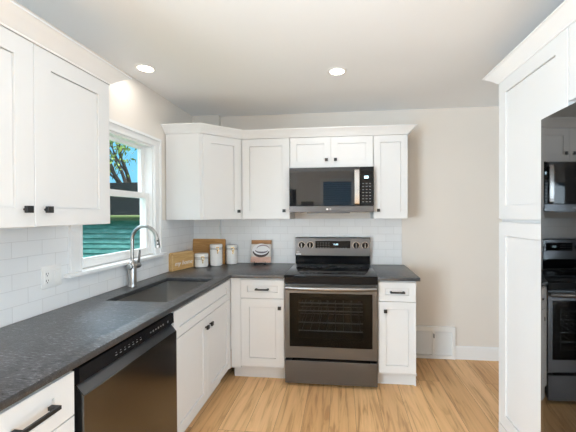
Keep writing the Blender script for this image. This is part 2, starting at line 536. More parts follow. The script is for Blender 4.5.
sash('upper_sash', -0.094, -0.060, 1.555, WZ1 - 0.012, 0.045, 0.035, 0.022)
sash('lower_sash', -0.056, -0.024, WZ0 + 0.012, 1.598, 0.040, 0.058, 0.045)

# openings behind the camera: blinds window mirrored, patio door and right window added
def rear_window(n, x0, x1, y0, y1, z0, z1, label, blinds=False, axis='y'):
    cx, cy = (x0 + x1) / 2, (y0 + y1) / 2
    w = thing(n, label, 'door' if n.startswith('door') else 'window', (cx, cy, z0)); w['kind'] = 'structure'
    mb = MB()
    f = 0.06
    if axis == 'y':
        for a, b_, c, d in ((x0 - f, x0 + 0.02, z0 - (f if z0 > .2 else 0), z1 + f), (x1 - 0.02, x1 + f, z0 - (f if z0 > .2 else 0), z1 + f), (x0, x1, z1 - 0.02, z1 + f), (x0, x1, z0 - (f if z0 > .2 else 0), z0 + 0.02)):
            mb.box(a - cx, b_ - cx, y0 - cy, y1 - cy, c - z0, d - z0)
    else:
        for a, b_, c, d in ((y0 - f, y0 + 0.02, -f, z1 - z0 + f), (y1 - 0.02, y1 + f, -f, z1 - z0 + f), (y0, y1, z1 - z0 - 0.02, z1 - z0 + f), (y0, y1, -f, 0.02)):
            mb.box(x0 - cx, x1 - cx, a - cy, b_ - cy, c, d)
    mb.build('frame', M['trim'], w)
    if blinds:
        mb = MB()
        k = 0; z = 0.03
        while z < z1 - z0 - 0.03:
            mb.box(x0 - cx + 0.02, x1 - cx - 0.02, -0.012, 0.012, z, z + 0.034); z += 0.05
        mb.build('blind', mat('blue_grey_blind', (0.16, 0.24, 0.36), 0.6), w)
    else:
        mb = MB()
        if axis == 'y': mb.box(x0 - cx + 0.02, x1 - cx - 0.02, -0.003, 0.003, 0.02, z1 - z0 - 0.02)
        else: mb.box(-0.003, 0.003, y0 - cy + 0.02, y1 - cy - 0.02, 0.02, z1 - z0 - 0.02)
        mb.build('pane', M['glass'], w)
    return w
rear_window('window_2', 1.08, 1.80, YR - 0.02, YR + 0.02, 1.10, 2.22, 'window with blue-grey blinds, mirrored in the microwave door', True)
rear_window('door_1', -2.15, -0.15, YR - 0.02, YR + 0.02, 0.05, 2.10, 'added glazed patio door behind the camera, unseen, for fill light')
rear_window('window_3', XR - 0.01, XR + 0.03, -4.9, -3.4, 0.75, 2.05, 'added window in the right wall behind the camera, unseen, for fill light', axis='x')
def wall_frame(x0, x1, z0, z1, label):
    w = thing('picture_frame', label, 'picture', ((x0 + x1) / 2, YR, z0))
    hw, h = (x1 - x0) / 2, z1 - z0
    mb = MB()
    for a, b_, c, d in ((-hw, -hw + 0.02, 0, h), (hw - 0.02, hw, 0, h), (-hw, hw, 0, 0.02), (-hw, hw, h - 0.02, h)):
        mb.box(a, b_, 0, 0.025, c, d)
    mb.build('frame', M['black'], w)
    MB().box(-hw + 0.02, hw - 0.02, 0, 0.012, 0.02, h - 0.02).build('picture', mat('dark_print', (0.02, 0.02, 0.022), 0.6), w)
wall_frame(0.27, 0.44, 1.60, 2.02, 'tall dark picture on the rear wall, mirrored at the microwave left edge')
wall_frame(0.56, 0.86, 1.36, 1.72, 'low dark picture on the rear wall, mirrored left of the blinds')

# ------------------------------------------------------------------ recessed lights
def downlight(x, y, label, energy=LAMP_W, shown=True):
    if shown:
        o = thing('recessed_light', label, 'ceiling light', (x, y, CEIL), group='recessed ceiling lights')
        MB().lathe([(0.050, -0.001), (0.052, -0.007), (0.062, -0.005), (0.071, 0.0)]).build('trim_ring', M['white_plastic'], o)
        MB().lathe([(0.0, -0.004), (0.050, -0.005), (0.050, -0.0005), (0, -0.0005)]).build('lens', M['lens'], o)
    add_light('lamp', 'AREA', (x, y, CEIL - 0.012), energy, LAMP, (0, 0, 0), shape='DISK', size=0.10)
downlight(0.185, -1.139, 'small round recessed ceiling light above the sink window', 1.15)
downlight(1.515, -0.937, 'small round recessed ceiling light in front of the range')
downlight(1.05, -2.75, 'small round recessed ceiling light just behind the camera', 3.0)
downlight(2.5, -4.2, 'small round recessed ceiling light by the right window')
downlight(0.9, -4.2, 'small round recessed ceiling light by the rear pictures')

# ------------------------------------------------------------------ base cabinets
FX = 0.582        # face frame plane of the left run (door fronts at 0.602)
FY = -0.5935      # face frame plane of the back run
def base_cabinet(label, loc, rot, w, depth=0.58, h=0.885, kick=0.065, kick_m='white', name='base_cabinet'):
    o = thing(name, label, 'cabinet', loc, rot)
    MB().box(0.0008, w - 0.0008, 0, depth, 0.112, h).build('carcass', M['white'], o, smooth=False)
    MB().box(0.0008, w - 0.0008, kick, kick + 0.02, 0, 0.112).build('toe_kick', M[kick_m], o, smooth=False)
    return o
ROTL = (0, 0, pi / 2)
g = 0.0022
# leftmost drawer unit
W = 0.300
o = base_cabinet('white drawer cabinet left of the dishwasher with black bar pulls', (FX, -2.206 - W, 0), ROTL, W)
o_ = shaker_mb(W - 2 * g, 0.154, 0.078, railz=0.048).build('drawer', M['white'], o, (g, 0, 0.716))
pull(o_, W / 2 - g - 0.008, 0.082, 0.135)
for z_, h_ in ((0.423, 0.289), (0.130, 0.289)):
    drawer(o, g, z_, W - 2 * g, h_, 0.065, 0.135)
# sink base: two doors under a false front, with a corner filler
W = 0.898
o = base_cabinet('white sink base cabinet with two doors under the sink', (FX, -1.536, 0), ROTL, W, depth=0.04, h=0.69)
MB().box(0.001, W, 0, 0.02, 0.69, 0.885).build('apron_rail', M['white'], o, smooth=False)
drawer(o, g, 0.710, W - 2 * g, 0.162, 0.06, None, name='false_front')
hw = (W - 3 * g) / 2
door(o, g, 0.127, hw, 0.578, 0.062, (hw - 0.036, 0.578 - 0.066))
door(o, 2 * g + hw, 0.127, hw, 0.578, 0.062, (0.036, 0.578 - 0.066))
MB().box(W + 0.0005, W + 0.022, -0.018, 0.002, 0.112, 0.885).build('filler', M['white'], o, smooth=False)
# corner/back unit between the corner and the range
x0, x1 = 0.6025, 1.066
W = x1 - x0
o = base_cabinet('white base cabinet between the corner and the range, one drawer above one door', (x0, FY, 0), (0, 0, 0), W, kick=0.06)
fl = 0.085
MB().box(0.0005, fl, -0.018, 0.002, 0.112, 0.885).build('filler', M['white'], o, smooth=False)
dw_ = W - fl - 2 * g
drawer(o, fl + g, 0.711, dw_, 0.157, 0.055, 0.115)
door(o, fl + g, 0.130, dw_, 0.577, 0.072, (dw_ - 0.038, 0.577 - 0.072))
# right of the range
x0, x1 = 1.836, 2.138
W = x1 - x0
o = base_cabinet('narrow white base cabinet right of the range', (x0, FY, 0), (0, 0, 0), W, kick=0.06)
drawer(o, g, 0.711, W - 2 * g, 0.157, 0.055, 0.115)
door(o, g, 0.130, W - 2 * g, 0.577, 0.06, (0.055, 0.577 - 0.072))
mb = MB().prism([(0.06, 0.0), (0.045, 0.0), (0.05, 0.03), (0.052, 0.075), (0.03, 0.095), (0.0, 0.112), (0.2, 0.112), (0.2, 0)], 'x', W - 0.001, W + 0.012)
mb.build('side_foot', M['white'], o)

# ------------------------------------------------------------------ countertops
def slab(xs, ys, keep, z0, z1, bev=0.003):
    mb = MB(); b = mb.bm
    V = {}
    def v(i, j):
        if (i, j) not in V: V[i, j] = b.verts.new((xs[i], ys[j], z0))
        return V[i, j]
    fs = [b.faces.new((v(i, j), v(i + 1, j), v(i + 1, j + 1), v(i, j + 1))) for i in range(len(xs) - 1) for j in range(len(ys) - 1)
          if keep((xs[i] + xs[i + 1]) / 2, (ys[j] + ys[j + 1]) / 2)]
    ex = bmesh.ops.extrude_face_region(b, geom=fs)
    bmesh.ops.translate(b, vec=(0, 0, z1 - z0), verts=[e for e in ex['geom'] if isinstance(e, bmesh.types.BMVert)])
    bmesh.ops.recalc_face_normals(b, faces=list(b.faces))
    bmesh.ops.dissolve_limit(b, angle_limit=0.01, verts=list(b.verts), edges=list(b.edges))
    ed = [e for e in b.edges if len(e.link_faces) == 2 and e.calc_face_angle(0) > 0.5]
    bmesh.ops.bevel(b, geom=ed, offset=bev, segments=2, affect='EDGES', profile=0.5)
    return mb
CZ0, CZ1 = 0.886, 0.914
SX0, SX1, SY0, SY1 = 0.150, 0.533, -1.490, -0.817
xs = [0.0095, SX0, SX1, 0.617, 1.066]
ys = [-2.535, SY0, SY1, -0.648, CHY - 0.009]
def keep(x, y):
    if SX0 < x < SX1 and SY0 < y < SY1: return False
    return x < 0.617 or y > -0.648
cm = slab(xs, ys, keep, CZ0, CZ1)
cm.box(CHX + 0.002, 1.066, CHY - 0.012, -0.009, CZ0, CZ1)
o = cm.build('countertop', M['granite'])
tag(o, 'L-shaped black leathered stone countertop holding the sink', 'countertop')
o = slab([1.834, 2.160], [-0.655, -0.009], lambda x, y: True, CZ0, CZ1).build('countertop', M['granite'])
tag(o, 'small black stone countertop right of the range', 'countertop')

# ------------------------------------------------------------------ sink and faucet
o = thing('sink', 'undermount stainless steel single-bowl sink below the window', 'sink', (0.3415, -1.1535, CZ0 - 0.002))
def rrect(hx, hy, r, n=5):
    pts = []
    for cx, cy, a0 in ((hx - r, hy - r, 0), (-hx + r, hy - r, 90), (-hx + r, -hy + r, 180), (hx - r, -hy + r, 270)):
        for k in range(n + 1):
            a = R(a0 + 90 * k / n)
            pts.append((cx + r * cos(a), cy + r * sin(a)))
    return pts
mb = MB(); b = mb.bm
hx, hy = (SX1 - SX0) / 2 + 0.004, (SY1 - SY0) / 2 + 0.004
rings = []
for (dx, r, z) in ((0.02, 0.03, 0.0), (0.0, 0.02, 0.0), (0.0, 0.02, -0.17), (-0.008, 0.02, -0.188), (-0.03, 0.025, -0.197)):
    rings.append([b.verts.new((p[0], p[1], z)) for p in rrect(hx + dx, hy + dx, r)])
for A, B in zip(rings, rings[1:]):
    n = len(A)
    for k in range(n):
        b.faces.new((A[k], A[(k + 1) % n], B[(k + 1) % n], B[k]))
b.faces.new(rings[-1])
bmesh.ops.recalc_face_normals(b, faces=list(b.faces))
for f in b.faces: f.normal_flip()
mb.build('bowl', M['sink_steel'], o)
MB().lathe([(0.0, -0.1945), (0.018, -0.1945), (0.022, -0.192), (0.043, -0.1925), (0.046, -0.196)]).build('drain', M['steel'], o)

o = thing('faucet', 'tall gooseneck pull-down faucet in brushed nickel behind the sink', 'faucet', (0.066, -1.127, CZ1))
MB().lathe([(0.0, 0.0), (0.031, 0.0), (0.031, 0.006), (0.0285, 0.012), (0.028, 0.02), (0.0265, 0.158), (0.021, 0.172), (0.014, 0.182), (0, 0.182)]).build('body', M['chrome'], o)
path = [(0, 0, 0.16), (0, 0, 0.25), (0, 0, 0.328)]
for k in range(1, 15):
    a = pi - pi * k / 14 * 0.96
    path.append((0.092 + 0.092 * cos(a), 0, 0.332 + 0.094 * sin(a)))
sp_o = MB().tube(path, 0.0125, 16).build('spout', M['chrome'], o)
e = Vector(path[-1])
d = Vector((0.12, 0, -1)).normalized()
hd = MB().tube([e, e + d * 0.006, e + d * 0.012, e + d * 0.055, e + d * 0.07], [0.0125, 0.0145, 0.0165, 0.0175, 0.0165], 18).build('spray_head', M['chrome'], o)
for q in (0.02, 0.043):
    c = e + d * q
    MB().lathe([(0, 0.0), (0.0065, 0.0), (0.0065, 0.003), (0, 0.003)], n=12).xform(Matrix.Translation(c + Vector((0.012, -0.011, 0))) @ Matrix.Rotation(R(90), 4, 'X') @ Matrix.Rotation(R(45), 4, 'Y')).build('button', M['black_plastic'], hd)
ba = MB().tube([(0, -0.040, 0.140), (0, -0.037, 0.140), (0, 0.074, 0.140), (0, 0.078, 0.140)], [0.017, 0.0205, 0.0205, 0.016], 20).build('valve_barrel', M['chrome'], o)
MB().tube([(0.002, 0.066, 0.150), (0.006, 0.068, 0.185), (0.010, 0.070, 0.240), (0.010, 0.070, 0.252)], [0.008, 0.0075, 0.007, 0.004], 14).build('lever', mat('dark_nickel', (0.12, 0.118, 0.115), 0.3, 1.0), ba, label='dark upright lever')

# ------------------------------------------------------------------ dishwasher
y0, y1 = -2.196, -1.546
Wd = y1 - y0
o = thing('dishwasher', 'black stainless dishwasher under the counter left of the sink cabinet', 'dishwasher', (0.578, y0, 0), ROTL)
MB().box(0.004, Wd - 0.004, 0.004, 0.54, 0.10, 0.876).build('tub_body', M['toe_dark'], o, smooth=False)
MB().box(0.004, Wd - 0.004, 0.06, 0.08, 0.0, 0.11).build('toe_plate', M['toe_dark'], o, smooth=False)
pd = MB().prism([(0.0, 0.118), (-0.043, 0.118), (-0.046, 0.121), (-0.046, 0.771), (-0.043, 0.774), (-0.012, 0.808), (0.0, 0.808)], 'x', 0.004, Wd - 0.004)
dp = pd.build('door_panel', M['dw_steel'], o)
MB().prism([(-0.0445, 0.7745), (-0.0425, 0.7755), (-0.014, 0.8080), (-0.016, 0.8070)], 'x', 0.006, Wd - 0.006).build('grip_edge', M['dark_steel'], dp, smooth=False)
cp_ = MB().prism([(0.0, 0.813), (-0.022, 0.813), (-0.031, 0.818), (-0.028, 0.871), (0.0, 0.873)], 'x', 0.004, Wd - 0.004).build('control_panel', M['black_plastic'], o)
rx = (R(90 - 5), 0, 0)
def cp_mark(x, z, w, h, m=M['mark_grey']):
    yy = -0.0312 + (z - 0.818) * 0.057
    return MB().box(-w / 2, w / 2, -0.0004, 0.0004, -h / 2, h / 2).build('button_mark', m, cp_, (x, yy - 0.0006, z), (R(-3.3), 0, 0), smooth=False)
for k in range(7):
    cp_mark(0.19 + k * 0.027, 0.838, 0.011, 0.0035)
    cp_mark(0.19 + k * 0.027, 0.848, 0.006, 0.0025)
for k in range(6):
    cp_mark(0.43 + k * 0.022, 0.842, 0.009, 0.009 if k % 2 else 0.006)
cp_mark(0.585, 0.842, 0.010, 0.010)

# ------------------------------------------------------------------ range
RX0, RX1 = 1.071, 1.831
RW = RX1 - RX0
o = thing('range', 'black stainless electric range with glass cooktop and oven below the microwave', 'stove', (RX0, 0, 0))
mb = MB()    # body as a shell with an oven cavity
FB = -0.600
mb.box(0, 0.028, FB, -0.02, 0.030, 0.905); mb.box(RW - 0.028, RW, FB, -0.02, 0.030, 0.905)
mb.box(0.028, RW - 0.028, -0.06, -0.02, 0.030, 0.905)
mb.box(0.028, RW - 0.028, FB, -0.06, 0.030, 0.262); mb.box(0.028, RW - 0.028, FB, -0.06, 0.815, 0.905)
mb.build('body', mat('dark_enamel', (0.03, 0.03, 0.032), 0.35), o, smooth=False)
mb = MB()
zc = 0.30
for zz in (0.40, 0.53, 0.66):
    pass
ovl = MB()
ovl.box(0.0285, 0.06, FB + 0.03, -0.07, 0.27, 0.80); ovl.box(RW - 0.06, RW - 0.0285, FB + 0.03, -0.07, 0.27, 0.80)
ovl.box(0.06, RW - 0.06, -0.075, -0.0605, 0.27, 0.80)
ovl.build('oven_liner', mat('grey_enamel', (0.03, 0.032, 0.035), 0.4), o, smooth=False)
for zz in (0.43, 0.50, 0.60, 0.665):
    mb = MB()
    mb.cyl((0.062, FB + 0.05, zz), (RW - 0.062, FB + 0.05, zz), 0.006, n=8)
    mb.cyl((0.062, -0.09, zz), (RW - 0.062, -0.09, zz), 0.004, n=8)
    for k in range(1, 9):
        xx = 0.062 + (RW - 0.124) * k / 9
        mb.cyl((xx, FB + 0.05, zz), (xx, -0.09, zz), 0.0025, n=6)
    mb.build('oven_rack', M['rack'], o)
for sx_ in (0.05, RW - 0.05):
    for yy in (-0.56, -0.08):
        MB().cyl((sx_, yy, 0), (sx_, yy, 0.0305), 0.016, n=14).build('foot', M['black_plastic'], o)
# cooktop
ct = MB().box(-0.001, RW + 0.001, -0.658, -0.088, 0.906, 0.919, 0.003, 2).build('cooktop', M['black_glass'], o)
MB().box(0.002, RW - 0.002, -0.652, FB, 0.852, 0.905).build('front_band', M['black_plastic'], o, smooth=False)
for (cx, cy, rr) in ((0.20, -0.50, 0.115), (0.56, -0.50, 0.095), (0.20, -0.22, 0.085), (0.56, -0.22, 0.105), (0.38, -0.20, 0.05)):
    mb = MB()
    for r_ in (rr, rr * 0.62):
        mb.lathe([(r_ - 0.002, 0.0), (r_ - 0.002, 0.0004), (r_, 0.0004), (r_, 0.0)], (cx, cy, 0.9192), 40)
    mb.build('burner_ring', M['burner'], ct)
# oven door
FD = -0.648
dz0, dz1 = 0.238, 0.846
wx0, wx1, wz0, wz1 = 0.042, RW - 0.042, 0.330, 0.772
mb = MB()
mb.box(0.003, wx0, FD, FB - 0.003, dz0, dz1); mb.box(wx1, RW - 0.003, FD, FB - 0.003, dz0, dz1)
mb.box(wx0, wx1, FD, FB - 0.003, dz0, wz0); mb.box(wx0, wx1, FD, FB - 0.003, wz1, dz1)
od = mb.build('oven_door', M['dark_steel'], o, smooth=False)
gl = MB().box(wx0, wx1, FD + 0.001, FD + 0.006, wz0, wz1).build('oven_window', M['oven_glass'], od, smooth=False)
mb = MB()
ix0, ix1, iz0, iz1 = wx0 + 0.075, wx1 - 0.075, wz0 + 0.07, wz1 - 0.055
for a, b_, c, d_ in ((wx0, ix0, wz0, wz1), (ix1, wx1, wz0, wz1), (ix0, ix1, wz0, iz0), (ix0, ix1, iz1, wz1)):
    mb.box(a, b_, FD + 0.007, FD + 0.010, c, d_)
mb.build('window_border', M['black_glass'], od, smooth=False)
hp = []
for k in range(13):
    u = k / 12
    hp.append((0.012 + (RW - 0.024) * u, -0.672 - 0.030 * sin(pi * u), 0.820))
mb = MB().tube(hp, 0.018, 14)
for xx in (0.025, RW - 0.025):
    mb.box(xx - 0.018, xx + 0.018, -0.675, FD + 0.001, 0.806, 0.834, 0.003)
mb.build('door_handle', M['handle_steel'], od)
dr = MB().box(0.003, RW - 0.003, FD, FB - 0.003, 0.026, 0.214, 0.003)
dro = dr.build('storage_drawer', M['dark_steel'], o)
lip = []
MB().prism([(0.06, 0.214), (0.14, 0.226), (RW - 0.14, 0.226), (RW - 0.06, 0.214)], 'y', FD + 0.001, FB - 0.003).build('drawer_lip', M['black_plastic'], dro, smooth=False)
# backguard
bgd = MB().prism([(-0.012, 0.921), (-0.074, 0.921), (-0.078, 1.008), (-0.012, 1.010)], 'x', 0.012, RW - 0.012).build('splash_panel', M['black_glass'], o, smooth=False)
bk = MB().prism([(-0.012, 1.010), (-0.088, 1.006), (-0.092, 1.010), (-0.083, 1.180), (-0.078, 1.185), (-0.012, 1.185)], 'x', 0.010, RW - 0.010).build('control_panel', M['dark_steel'], o)
tilt = R(3.0)
def bgp(x, z, dy=0.0):
    return (x, -0.0922 + (z - 1.010) * 0.0529 - dy, z)
for kx in (0.076, 0.160, 0.614, 0.699):
    kn = MB().lathe([(0, 0.022), (0.020, 0.022), (0.0235, 0.019), (0.025, 0.004), (0.030, 0.003), (0.030, 0)], n=28)
    kn.xform(Matrix.Rotation(R(90), 4, 'X'))
    ko = kn.build('knob', M['black_plastic'], o, bgp(kx, 1.112), (tilt, 0, 0))
    MB().box(-0.005, 0.005, -0.034, -0.021, -0.0215, 0.0215, 0.0025).build('grip', M['chrome'], ko)
    MB().lathe([(0.0305, 0), (0.0345, 0), (0.0345, 0.0025), (0.0305, 0.0025)], n=28).xform(Matrix.Rotation(R(90), 4, 'X')).build('bezel', M['steel'], ko)
dsp = MB().box(-0.172, 0.172, -0.003, 0.003, -0.042, 0.042, 0.001).build('display', M['black_glass'], bk, bgp(0.385, 1.112), (tilt, 0, 0))
text_mesh('clock_digits', '12:05', 0.022, M['led'], dsp, (0.03, -0.0034, 0.008), (R(90), 0, 0))
for rz_ in (0.022, 0.0, -0.022):
    for k in range(5):
        MB().box(-0.008, 0.008, -0.0006, 0.0, -0.002, 0.002).build('button_mark', M['mark_grey'], dsp, (-0.147 + k * 0.027, -0.003, rz_), smooth=False)
for k in range(5):
    MB().box(-0.006, 0.006, -0.0006, 0.0, -0.003, 0.003).build('button_mark', M['mark_grey'], dsp, (0.026 + k * 0.026, -0.003, -0.028), smooth=False)
mk = MB().box(-0.024, 0.024, -0.001, 0.001, -0.007, 0.007).build('sticker', M['white_plastic'], bk, bgp(0.045, 1.020, 0.001), (tilt, 0, 0), label='small white sticker')
text_mesh('logo', 'LG', 0.020, M['mark_white'], bk, bgp(0.040, 1.044, 0.0005), (R(90) + tilt, 0, 0))

# ------------------------------------------------------------------ microwave
MX0, MX1, MZ0, MZ1 = 1.0725, 1.8285, 1.427, 1.838
MW_, MH = MX1 - MX0, MZ1 - MZ0
o = thing('microwave', 'over-the-range black stainless microwave under the short cabinet', 'microwave', (MX0, -0.385, MZ0))
MB().box(0.004, MW_ - 0.004, 0.022, 0.365, 0.012, MH).build('body', mat('dark_case', (0.06, 0.06, 0.06), 0.4), o, smooth=False)
mb = MB().box(0, MW_, 0, 0.021, 0.008, 0.066, 0.003)
mb.box(0.16, MW_ - 0.21, 0.004, 0.021, 0.0, 0.009)
st = mb.build('lower_band', M['dark_steel'], o)
MB().cyl((0, 0.0004, 0), (0, -0.0006, 0), 0.0085, n=20).build('logo_disc', M['mark_white'], st, (MW_ / 2 - 0.035, 0, 0.036))
text_mesh('logo', 'LG', 0.020, M['mark_white'], st, (MW_ / 2 - 0.010, -0.0006, 0.036), (R(90), 0, 0))
dr = MB().box(0, 0.632, 0, 0.021, 0.067, MH, 0.003).build('door', mat('mirror_black_glass', (0.012, 0.012, 0.014), 0.04, 0, 0.6), o)
MB().box(0.035, 0.560, -0.0006, 0.0006, 0.10, MH - 0.05).build('window', mat('door_window_glass', (0.006, 0.006, 0.007), 0.025, 0, 0.65), dr, smooth=False)
hp = [(0.604, -0.001, MH - 0.022), (0.604, -0.024, MH - 0.028), (0.604, -0.034, MH - 0.05), (0.604, -0.036, MH / 2 + 0.03), (0.604, -0.034, 0.085), (0.604, -0.022, 0.07), (0.604, -0.001, 0.064)]
hb = MB()
hb.prism([(hp[i][1], hp[i][2]) for i in range(7)] + [(hp[i][1] + 0.010 if 0 < i < 6 else hp[i][1], hp[i][2]) for i in (5, 4, 3, 2, 1)], 'x', 0.585, 0.628, 0.002)
hb.build('handle', M['steel'], dr)
cpn = MB().box(0.634, MW_, 0, 0.021, 0.067, MH, 0.003).build('control_panel', M['black_glass'], o)
MB().box(0.672, 0.708, -0.0008, 0.0006, MH - 0.104, MH - 0.082).build('display', M['led'], cpn, smooth=False)
for r_ in range(7):
    for c_ in range(3):
        MB().box(-0.008, 0.008, -0.0005, 0.0005, -0.003, 0.003).build('button', M['mark_grey'], cpn, (0.662 + c_ * 0.030, -0.0004, 0.10 + r_ * 0.027), smooth=False)

# ------------------------------------------------------------------ upper cabinets
UZ0, UZ1 = 1.374, 2.128
def upper(label, loc, rot, w, h, depth=0.298):
    o = thing('wall_cabinet', label, 'cabinet', loc, rot)
    MB().box(0.0008, w - 0.0008, 0, depth, 0, h).build('carcass', M['white'], o, smooth=False)
    return o
# left pair beside the window
LW = 0.83
o = upper('large white wall cabinet with two doors left of the window', (0.311, -1.676 - LW, UZ0), ROTL, LW, 2.105 - UZ0, 0.300)
hw = (LW - 3 * g) / 2; hh = 2.105 - UZ0 - 0.003
door(o, g, 0.002, hw, hh, 0.075, (hw - 0.042, 0.069))
door(o, 2 * g + hw, 0.002, hw, hh, 0.075, (0.042, 0.069))
# corner diagonal
P1, P2 = Vector((0.331, -0.585)), Vector((0.610, -0.3184))
dv = (P2 - P1).normalized(); nv = Vector((dv.y, -dv.x))
o = thing('wall_cabinet', 'angled white corner wall cabinet right of the window', 'cabinet', (0.002, 0, UZ0))
q1, q2 = P1 - nv * 0.02, P2 - nv * 0.02
pts = [(0.009, CHY - 0.010), (0.009, -0.585), (q1.x, -0.585), (q2.x, q2.y), (0.6085, -0.30), (0.6085, -0.010), (CHX + 0.012, -0.010), (CHX + 0.012, CHY - 0.010)]
MB().prism([(a - 0.002, b_) for a, b_ in pts], 'z', 0, UZ1 - UZ0).build('carcass', M['white'], o, smooth=False)
L = (P2 - P1).length
ang = math.atan2(dv.y, dv.x)
d_ = shaker_mb(L - 0.022, UZ1 - UZ0 - 0.004, 0.072)
dd = d_.build('door', M['white'], o, (q1.x - 0.002 + dv.x * 0.018, q1.y + dv.y * 0.018, 0.002), (0, 0, ang))
knob(dd, L - 0.022 - 0.036, 0.073)
# single
x0, x1 = 0.611, 1.068
o = upper('white single-door wall cabinet left of the microwave', (x0, -0.2984, UZ0), (0, 0, 0), x1 - x0, UZ1 - UZ0, 0.296)
door(o, g, 0.002, x1 - x0 - 2 * g, UZ1 - UZ0 - 0.004, 0.070, (x1 - x0 - 0.055, 0.076))
# over microwave
x0, x1 = 1.069, 1.8295
zz = 1.845
o = upper('short white two-door wall cabinet above the microwave', (x0, -0.2984, zz), (0, 0, 0), x1 - x0, UZ1 - zz, 0.296)
hw = (x1 - x0 - 3 * g) / 2
door(o, g, 0.002, hw, UZ1 - zz - 0.004, 0.062, (hw - 0.040, 0.068))
door(o, 2 * g + hw, 0.002, hw, UZ1 - zz - 0.004, 0.062, (0.040, 0.068))
# right
x0, x1 = 1.8305, 2.134
o = upper('narrow white single-door wall cabinet right of the microwave', (x0, -0.2984, UZ0), (0, 0, 0), x1 - x0, UZ1 - UZ0, 0.296)
door(o, g, 0.002, x1 - x0 - 2 * g, UZ1 - UZ0 - 0.004, 0.062, (0.040, 0.076))

# ------------------------------------------------------------------ crown mouldings
def crown(path, z0, z1, proj, label, back=0.02):
    """profile swept along an open path; the outward side is to the right of travel"""
    prof = [(-back, 0.0), (0.004, 0.0), (0.006, 0.10), (0.012, 0.16), (proj * 0.30, 0.32), (proj * 0.62, 0.62), (proj * 0.90, 0.84), (proj * 0.94, 0.88), (proj, 0.90), (proj, 1.0), (-back, 1.0)]
    pts = [Vector(p) for p in path]
    mb = MB(); b = mb.bm
    rings = []
    for i, p in enumerate(pts):
        if i == 0: dn = pts[1] - pts[0]
        elif i == len(pts) - 1: dn = pts[-1] - pts[-2]
        ns = []
        if i > 0:
            d1 = (pts[i] - pts[i - 1]).normalized(); ns.append(Vector((d1.y, -d1.x)))
        if i < len(pts) - 1:
            d2 = (pts[i + 1] - pts[i]).normalized(); ns.append(Vector((d2.y, -d2.x)))
        if len(ns) == 2:
            m_ = (ns[0] + ns[1]).normalized(); m_ = m_ / m_.dot(ns[0])
        else: m_ = ns[0]
        rings.append([b.verts.new((p.x + m_.x * u, p.y + m_.y * u, z0 + (z1 - z0) * v)) for u, v in prof])
    n = len(prof)
    for A, B in zip(rings, rings[1:]):
        for k in range(n):
            b.faces.new((A[k], A[(k + 1) % n], B[(k + 1) % n], B[k]))
    b.faces.new(rings[0]); b.faces.new(rings[-1][::-1])
    bmesh.ops.recalc_face_normals(b, faces=list(b.faces))
    o = mb.build('crown_moulding', M['trim'])
    return tag(o, label, 'crown moulding')
# travel so that the outside is on the right-hand side
crown([(0.004, -0.585), (0.331, -0.585), (0.610, -0.3184), (2.134, -0.3184), (2.134, -0.004)], 2.130, 2.198, 0.068, 'long white crown moulding over the back wall cabinets and microwave')
crown([(0.331, -2.516), (0.331, -1.676), (0.004, -1.676)], 2.107, 2.170, 0.075, 'white crown moulding on the large cabinet left of the window')

# ------------------------------------------------------------------ pantry, cabinet above fridge, fridge
ROTR = (0, 0, -pi / 2)
PX, PY0, PY1 = 2.535, -1.143, -1.752
PW = PY0 - PY1
PZT = 2.225
o = thing('pantry_cabinet', 'tall white pantry cabinet left of the refrigerator', 'cabinet', (PX, PY0, 0), ROTR)
MB().box(0.0008, PW - 0.0008, 0, XR - PX - 0.002, 0.112, PZT).build('carcass', M['white'], o, smooth=False)
MB().box(0.0008, PW - 0.0008, -0.0195, 0.0005, 0, 0.1225).build('plinth', M['white'], o, smooth=False)
door(o, g, 1.387, PW - 2 * g, PZT - 1.387 - 0.002, 0.080)
door(o, g, 0.127, PW - 2 * g, 1.367 - 0.127, 0.080)
FW_ = 0.93
o = thing('fridge_cabinet', 'white cabinet above the refrigerator', 'cabinet', (PX, PY1 - 0.0005, 1.90), ROTR)
MB().box(0.0008, FW_, 0, XR - PX - 0.002, 0, PZT - 1.90).build('carcass', M['white'], o, smooth=False)
hw = (FW_ - 3 * g) / 2
door(o, g, 0.002, hw, PZT - 1.90 - 0.004, 0.075, (hw - 0.04, 0.06))
door(o, 2 * g + hw, 0.002, hw, PZT - 1.90 - 0.004, 0.075, (0.04, 0.06))
crown([(XR - 0.004, PY0 + 0.001), (PX - 0.0205, PY0 + 0.001), (PX - 0.0205, PY1 - FW_)], 2.222, 2.285, 0.066, 'white crown moulding on the tall pantry at the right', 0.0)

FRX, FRY, FRZ, FRW = 2.392, -1.757, 1.823, 0.91
o = thing('refrigerator', 'gloss black refrigerator beside the tall pantry at the right edge', 'refrigerator', (FRX, FRY, 0), ROTR)
MB().box(0.004, FRW - 0.004, 0.085, XR - FRX - 0.02, 0.03, FRZ - 0.015).build('body', M['fridge_side'], o, smooth=False)
def curved_door(x0, x1, z0, z1, bulge=0.012, rr=0.012):
    """slab whose face bows outward, with rounded vertical edges"""
    pts = [(x0, 0.080)]
    n = 16
    for k in range(5):
        a = pi / 2 * k / 4
        pts.append((x0 + rr - rr * cos(a), 0.006 + rr - rr * sin(a)))
    for k in range(1, n):
        u = k / n
        xx = x0 + rr + (x1 - x0 - 2 * rr) * u
        pts.append((xx, 0.006 - bulge * (1 - (2 * ((xx) / FRW) - 1) ** 2)))
    for k in range(4, -1, -1):
        a = pi / 2 * k / 4
        pts.append((x1 - rr + rr * cos(a), 0.006 + rr - rr * sin(a)))
    pts.append((x1, 0.080))
    return MB().prism(pts, 'z', z0, z1)
